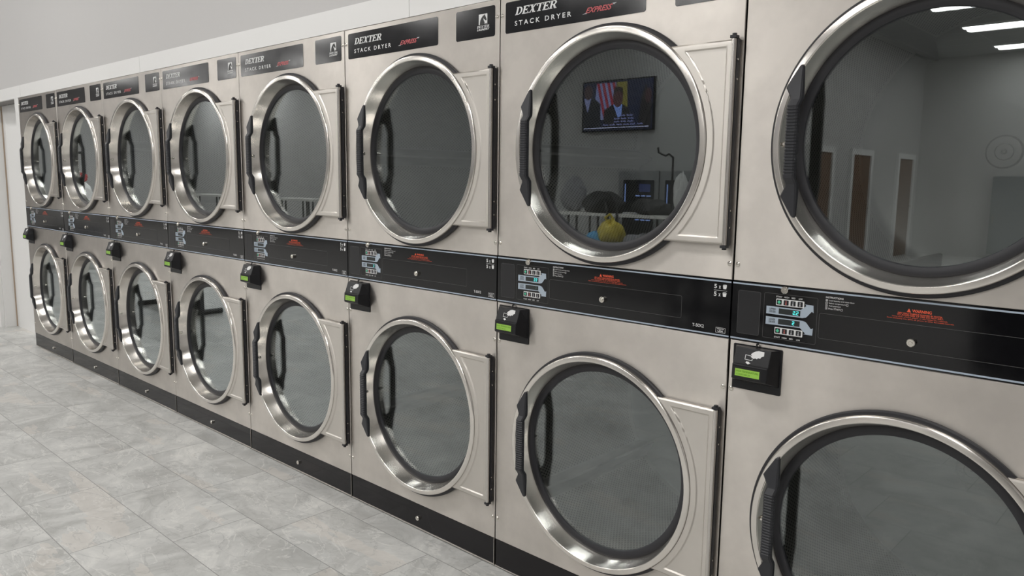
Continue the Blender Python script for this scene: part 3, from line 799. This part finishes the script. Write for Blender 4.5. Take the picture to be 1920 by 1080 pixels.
# ------------------------------------------------------------------ card readers
def make_reader():
    r = empty('card_reader')
    MB().prism(rrect(.0145, .1500, .8475, .9690, .003), 0.0, -0.0025).build('mounting_plate', M['reader'], r)
    fx0, fx1 = .0345, .1310
    ring0 = [(.0195, -.0025), (.1460, -.0025)]
    b = MB()
    # side profile stations: z, front y
    st = [(.9665, -.0265), (.9250, -.0415), (.9225, -.0455), (.8860, -.0475), (.8830, -.0440)]
    vs = []
    for z, y in st: vs += [(fx0, y, z), (fx1, y, z)]
    n = len(vs)
    zb = [.9668, .930, .925, .885, .868]
    for z in zb: vs += [(.0195, -.0020, z), (.1460, -.0020, z)]
    fs = []
    for i in range(4):
        a = 2 * i
        fs.append((a, a + 2, a + 3, a + 1))                              # front
        fs.append((a, a + n, a + 2 + n, a + 2)); fs.append((a + 1, a + 3, a + 3 + n, a + 1 + n))
    fs.append((0, 1, 1 + n, n)); fs.append((8, 8 + n, 9 + n, 9))
    body = b.add(vs, fs).build('housing', M['reader'], r)
    bv = body.modifiers.new('bevel', 'BEVEL'); bv.width = 0.0015; bv.segments = 2
    def up(u, v, o=.0008):                                                # v from the top of the upper face
        return (fx0 + (fx1 - fx0) * u, -.0265 - .0150 * v - o, .9665 - .0415 * v)
    def lo(u, v, o=.0008):
        return (fx0 + (fx1 - fx0) * u, -.0455 - .0020 * v - o, .9225 - .0365 * v)
    def poly(mb, pts, f, o=.0008): mb.add([f(u, v, o) for u, v in pts], [tuple(range(len(pts)))])
    ic = MB()
    poly(ic, [(.46, .35), (.50, .24), (.58, .13), (.66, .08), (.82, .10), (.83, .34), (.76, .42), (.74, .52), (.68, .50), (.65, .58), (.60, .54), (.56, .59), (.47, .50), (.50, .42)], up)
    for a in ([(.31, .40), (.53, .43), (.53, .46), (.31, .43)], [(.31, .67), (.53, .70), (.53, .73), (.31, .70)], [(.31, .40), (.325, .40), (.325, .70), (.31, .70)], [(.515, .60), (.53, .60), (.53, .72), (.515, .72)]):
        poly(ic, a, up)
    poly(ic, [(.37, .80), (.46, .81), (.46, .87), (.50, .875), (.43, .97), (.34, .865), (.37, .865)], up)
    ic.build('hand_and_card_symbol', M['white_ink'], r)
    bz = MB(); poly(bz, [(.035, .14), (.035, .93), (.85, .93), (.85, .14)], lo, .0006); bz.build('screen_bezel', M['void'], r)
    sc_ = MB(); poly(sc_, [(.10, .27), (.10, .80), (.80, .80), (.80, .27)], lo, .0012); sc = sc_.build('screen', M['lcd'], r)
    t = MB()
    text(t, 'PICK TEMPERATURE', (.14, .77, .37, .50), 0, mapf=lambda u, v: lo(u, .87 - v, .0017))
    text(t, 'COSTS $0.25', (.14, .54, .60, .73), 0, mapf=lambda u, v: lo(u, 1.33 - v, .0017))
    t.build('screen_lettering', M['lcd_text'], sc)
    sl = MB(); poly(sl, [(.02, .96), (.02, 1.03), (.90, 1.03), (.90, .96)], up, .0004); sl.build('card_slot', M['void'], r)
    MB().tube([(.083, -.010, .967), (.083, -.010, .9755), (.083, -.003, .9755)], .0025, 8).build('bracket_screw', M['black_metal'], r)
    return r
RL = ['card reader half over the white wall panel, on the far left dryer',
      'card reader on the second stack dryer from the left end',
      'card reader on the third stack dryer from the left end',
      'card reader on the fourth stack dryer from the left end',
      'card reader on the fifth stack dryer from the left end',
      'card reader below the control panel of the sixth dryer from the left',
      'card reader below the control panel of the dryer that mirrors the television',
      'nearest black card reader, its bright green screen readable']
rd = make_reader()
for i in range(ND):
    r = rd if i == 0 else copy_tree(rd)
    r.location = (i * DW, 0, 0)
    tag(r, RL[i], 'card reader', 'black card readers with green screens on the dryers')

# ------------------------------------------------------------------ things mirrored in the door glass
# television on the far wall
tv = empty('television', (-0.40, YT, 2.20))
tag(tv, 'wall television showing people and a striped flag, mirrored in a dryer door', 'television')
MB().box(-.70, .70, 0.02, 0.07, 0, .82).build('casing', M['black_gloss'], tv)
MB().box(-.15, .15, 0.0, 0.03, .2, .6).build('wall_bracket', M['black_metal'], tv)
scr = MB().add([(-.68, .0715, .02), (.68, .0715, .02), (.68, .0715, .80), (-.68, .0715, .80)], [(0, 3, 2, 1)]).build('screen', screen_mat('tv_navy', (.010, .014, .040), .8), tv)
def pic(pts, c, lay, name, s=.8):
    MB().add([(-.68 + 1.36 * u, .0715 + .0006 * lay, .02 + .78 * v) for u, v in pts], [tuple(range(len(pts)))[::-1]]).build(name, screen_mat('tv_' + name, c, s), scr)
pic([(.27, .22), (.52, .22), (.50, .97), (.20, .97), (.17, .5)], (.20, .22, .42), 1, 'flag_field')
for k in range(4):
    a = .215 + .075 * k
    pic([(a + .10, .22), (a + .138, .22), (a + .025, .97), (a - .015, .97)], (.26, .025, .05), 2, 'flag_stripe')
pic([(.50, .2), (.66, .2), (.64, .97), (.48, .97)], (.17, .15, .03), 1, 'yellow_drape')
def oval(cx, cz, rx, rz, n=18): return [(cx + rx * cos(2 * pi * i / n), cz + rz * sin(2 * pi * i / n)) for i in range(n)]
pic([(.0, .02), (.27, .02), (.26, .55), (.16, .68), (.02, .68), (0, .6)], (.008, .010, .016), 3, 'grey_suit')
pic([(.01, .68), (.12, .68), (.07, .38)], (.20, .22, .40), 4, 'shirt')
pic(oval(.075, .80, .065, .15), (.05, .03, .035), 5, 'face')
pic([(.30, .02), (.70, .02), (.68, .42), (.58, .52), (.44, .52), (.32, .42)], (.008, .008, .012), 3, 'dark_suit')
pic([(.45, .52), (.58, .52), (.57, .28), (.52, .25)], (.20, .30, .70), 4, 'shirt')
pic(oval(.515, .65, .072, .19), (.07, .03, .035), 5, 'face')
pic([(.445, .70), (.46, .86), (.52, .88), (.58, .85), (.59, .70), (.55, .78), (.48, .78)], (.02, .012, .012), 6, 'hair')
pic([(.80, .02), (.98, .02), (.99, .5), (.90, .9), (.84, .6)], (.012, .010, .012), 3, 'dark_jacket')
pic(oval(.94, .66, .045, .15), (.05, .025, .03), 4, 'face')
cm = MB()
for u0, u1, v in ((.55, .75, .275), (.47, .75, .215), (.47, .76, .155), (.31, .77, .095), (.80, .90, .095)):
    n_ = int((u1 - u0) / .016)
    for k in range(n_):
        a = u0 + (u1 - u0) * k / n_; h_ = .024 + .012 * ((k * 7) % 3 == 0)
        if k % 6 == 5: continue
        cm.add([(-.68 + 1.36 * u, .0753, .02 + .78 * w_) for u, w_ in ((a, v), (a + .011, v), (a + .011, v + h_), (a, v + h_))], [(3, 2, 1, 0)])
cm.build('caption_marks', screen_mat('tv_caption', (.22, .24, .5), .8), scr)
pic([(.02, .045), (.96, .045), (.96, .06), (.02, .06)], (.55, .58, .85), 6, 'caption_bar')

# dark fronted cabinets under the television
def make_cab():
    r = empty('glass_cabinet')
    MB().box(0, .74, 0, .06, 0.08, 1.56).box(0, .74, -.3, 0, .08, 1.56).build('body', M['cab'], r)
    MB().box(.10, .66, .061, .072, .20, 1.42).build('door', M['cab_dark'], r)
    for z in (1.17, .98, .80):
        for x in (.34, .44, .54):
            MB().box(x, x + .075, .073, .078, z, z + .018).build('blue_light', M['blue_glow'], r)
    MB().box(.40, .60, .073, .0775, 1.24, 1.36).build('display_glow', M['blue_dim'], r)
    MB().box(.02, .72, -.28, .03, 0, .08).build('plinth', M['black_metal'], r)
    return r
cb = make_cab(); cb.location = (-.10, -8.28, 0)
tag(cb, 'left dark glass cabinet with blue lights below the television, mirrored in a dryer', 'cabinet', 'dark glass cabinets below the television')
MB().box(.135, .15, .073, .078, 1.02, 1.36).build('blue_light', M['blue_glow'], cb)
c2 = copy_tree(cb); c2.location = (.66, -8.28, 0); tag(c2, 'right dark glass cabinet with blue lights below the television, mirrored in a dryer')
c2['group'] = cb['group']

# folding tables
def make_table(L):
    r = empty('folding_table')
    MB().box(0, L, -.36, .36, .885, .93).build('table_top', M['table_top'], r)
    for x in (.28, L - .28):
        for y in (-.27, .27):
            MB().tube([(x, y, 0.002), (x, y, .885)], .018, 8).build('leg', M['black_metal'], r, True)
            MB().tube([(x + .16, y, 0.002), (x + .16, y, .885)], .018, 8).build('leg', M['black_metal'], r, True)
    MB().box(.2, L - .2, -.30, .30, .28, .30).build('shelf', M['table_top'], r)
    return r
t1 = make_table(2.15); t1.location = (-.70, -7.65, 0)
tag(t1, 'white folding table carrying a black bag, below the television mirrored in a dryer', 'table', 'white folding tables along the far wall')
t2 = make_table(1.65); t2.location = (-9.0, -7.65, 0)
tag(t2, 'white folding table whose right end shows mirrored in the fifth dryer', 'table', 'white folding tables along the far wall')
t3 = copy_tree(t2); t3.location = (-13.2, -7.65, 0)
tag(t3, 'white folding table mirrored as a pale strip in the fourth dryer', 'table')

bg = MB().blob((.15, -7.5, 1.06), (.36, .2, .16), .35, 3, flat_bottom=.9315)
b_ = bg.build('duffel_bag', M['bag_black'], None, True); tag(b_, 'slumped black bag on the white table, mirrored below the television', 'bag')
st = MB().tube([(.30, -7.33, 1.10), (.38, -7.27, .98), (.42, -7.26, .80), (.50, -7.26, .66), (.56, -7.27, .85), (.52, -7.33, 1.05)], .02, 8)
st.build('strap', M['bag_black'], b_, True)

o = MB().blob((-.46, -7.55, 1.17), (.20, .16, .26), .28, 21, flat_bottom=.9315).build('backpack', M['cloth_grey'], None, True)
tag(o, 'dim grey backpack standing left of the black bag on the white table', 'bag')
o = MB().blob((.97, -7.55, 1.02), (.34, .18, .11), .4, 22, flat_bottom=.9315).build('jacket', M['bag_black'], None, True)
tag(o, 'crumpled black jacket lying right of the black bag on the white table', 'jacket')
# laundry carts
def make_cart(hook=True):
    r = empty('laundry_cart')
    tb = MB()
    n = 4
    bot = [(-.36, -.24), (.36, -.24), (.36, .24), (-.36, .24)]; top = [(-.46, -.30), (.46, -.30), (.46, .30), (-.46, .30)]
    vs = [(x, y, .30) for x, y in bot] + [(x, y, .62) for x, y in top] + [(x * .97, y * .97, .62) for x, y in top] + [(x * .97, y * .97, .315) for x, y in bot]
    fs = [(3, 2, 1, 0), (12, 13, 14, 15)] + [(i, (i + 1) % 4, (i + 1) % 4 + 4, i + 4) for i in range(4)] + [(i + 4, (i + 1) % 4 + 4, (i + 1) % 4 + 8, i + 8) for i in range(4)] + [(i + 8, (i + 1) % 4 + 8, (i + 1) % 4 + 12, i + 12) for i in range(4)]
    tb.add(vs, fs).build('tub', M['tub'], r)
    MB().tube([(-.36, -.22, .12), (.36, -.22, .12), (.36, .22, .12), (-.36, .22, .12), (-.36, -.22, .12)], .014, 8).build('frame', M['chrome'], r, True)
    for x in (-.34, .34):
        for y in (-.21, .21):
            MB().tube([(x, y, .12), (x, y, .31)], .012, 8).build('post', M['chrome'], r, True)
            MB().tube([(x, y - .015, .055), (x, y + .015, .055)], .053, 16).tube([(x, y, .06), (x, y, .125)], .010, 6).build('caster', M['black_metal'], r, True)
    MB().tube([(.40, 0, .30), (.40, 0, 1.62), (.40, 0, 1.68), (.34, 0, 1.72), (.30, 0, 1.70), (.20, 0, 1.74), (.19, 0, 1.80)], .013, 8).build('hanging_rod', M['black_metal'], r, True)
    return r
k1 = make_cart(); k1.location = (1.83, -6.0, 0)
tag(k1, 'grey laundry cart with a tall hooked rod, mirrored beside a yellow bag', 'laundry cart')
o = MB().blob((1.34+.08, -5.93, .76), (.17, .15, .15), .3, 5).build('plastic_bag', M['bag_yellow'], None, True)
tag(o, 'knotted yellow plastic bag on top of the laundry cart', 'bag')
MB().tube([(1.38, -5.93, .88), (1.35, -5.91, .95), (1.41, -5.92, .99), (1.45, -5.94, .93), (1.44, -5.93, .87)], .018, 8).build('knot', M['bag_yellow'], o, True)
o = MB().blob((1.17, -5.98, .66), (.13, .12, .10), .3, 8).build('folded_cloth', M['cloth_blue'], None, True)
tag(o, 'bright blue cloth in the laundry cart, mirrored left of the yellow bag', 'cloth')
o = MB().blob((1.86, -5.98, .62), (.24, .2, .14), .3, 9).build('laundry_pile', M['cloth_grey'], None, True)
tag(o, 'grey heap of laundry in the cart, mirrored right of the yellow bag', 'laundry')
o = MB().blob((2.38, -5.97, 1.22), (.09, .10, .24), .35, 31).build('hanging_garment', M['cloth_white'], None, True)
tag(o, 'white garment hanging from the laundry cart rod, mirrored at the door edge', 'garment')
k2 = make_cart(); k2.location = (-5.6, -2.1, 0)
tag(k2, 'grey laundry cart heaped with white and red laundry, mirrored in the far left dryers', 'laundry cart')
o = MB().blob((-5.65, -2.1, .85), (.42, .27, .45), .3, 12, flat_bottom=.40).build('laundry_pile', M['cloth_white'], None, True)
tag(o, 'heap of white laundry in the cart, mirrored in the far left dryer doors', 'laundry')
o = MB().blob((-5.38, -2.0, 1.33), (.16, .2, .09), .4, 15).build('red_towel', M['cloth_red'], None, True)
tag(o, 'crumpled red towel on the white laundry heap', 'towel')
# black stool near the left lower dryers (seen only in their glass)
s_ = empty('bench', (-.9, -1.55, 0))
tag(s_, 'black bench with splayed legs and flat feet, mirrored in the lower left dryer doors', 'bench')
MB().box(-.75, .75, -.2, .2, .42, .47).build('seat', M['plastic'], s_)
for x in (-.55, .45):
    MB().tube([(x, 0, .04), (x, 0, .42)], .032, 10).build('leg', M['black_metal'], s_, True)
    MB().tube([(x, -.22, .03), (x, .22, .03)], .028, 10).build('foot', M['black_metal'], s_, True)

# added stand-ins for unidentified dark shapes, darkening the control panels' mirror image
ct = empty('dark_box', (5.76, -5.1, 0)); tag(ct, 'added low black box, stand-in for a dark shape mirrored at the right end of the nearest control panel', 'dark_box')
MB().box(0, 2.6, 0, .6, .06, .74).build('body', M['black_gloss'], ct)
MB().box(-.02, 2.62, -.02, .62, .741, .78).build('box_top', M['black_metal'], ct)
MB().box(.04, 2.56, .04, .54, 0, .06).build('plinth', M['black_metal'], ct)
rk = empty('bar_frame', (3.35, -4.3, 0)); tag(rk, 'added open black frame, its posts standing in for dark bars mirrored in the control panel under the television', 'dark_frame')
for x in (0, .28, .62, 1.05):
    MB().box(x, x + .05, 0, .05, 0, .82).build('post', M['black_metal'], rk)
    MB().box(x, x + .05, -.4, -.35, 0, .82).build('post', M['black_metal'], rk)
MB().box(-.02, 1.12, -.40, .06, .82, .85).build('shelf', M['black_metal'], rk)
MB().box(-.02, 1.12, -.40, .06, .22, .25).build('shelf', M['black_metal'], rk)

# three brown doors in the side wall of the deep part, seen in the nearest glass
def side_door(n, ya, yb):
    r = empty('door_%d' % n, (XR, ya, 0)); tag(r, kind='structure')
    w = ya - yb
    MB().box(0.0, .02, -w, 0, 0.005, 1.90).build('door_leaf', M['brown_door'], r)
    MB().box(0.0, .05, 0, .11, 0, 2.0).box(0.0, .05, -w - .11, -w, 0, 2.0).box(0.0, .05, -w, 0, 1.90, 2.0).build('door_frame', M['white_wall'], r)
    MB().tube([(.02, -w + .08, .98), (.07, -w + .08, .98), (.07, -w + .20, .98)], .012, 8).build('door_handle', M['chrome'], r, True)
side_door(1, -9.95, -10.80); side_door(2, -11.75, -12.60); side_door(3, -14.20, -15.05)
ub = empty('utility_cabinet', (3.62, YB + 0.02, 0.1)); tag(ub, 'grey steel cabinet on the far end wall, mirrored in the nearest dryer', 'cabinet')
MB().box(0, 1.1, 0, .25, 0, 1.48).build('body', M['cabinet'], ub)
MB().box(0.01, 1.09, .251, .262, .02, 1.33).build('door', M['cabinet'], ub)
MB().box(.05, .08, .262, .29, .6, .75).build('latch', M['chrome'], ub)
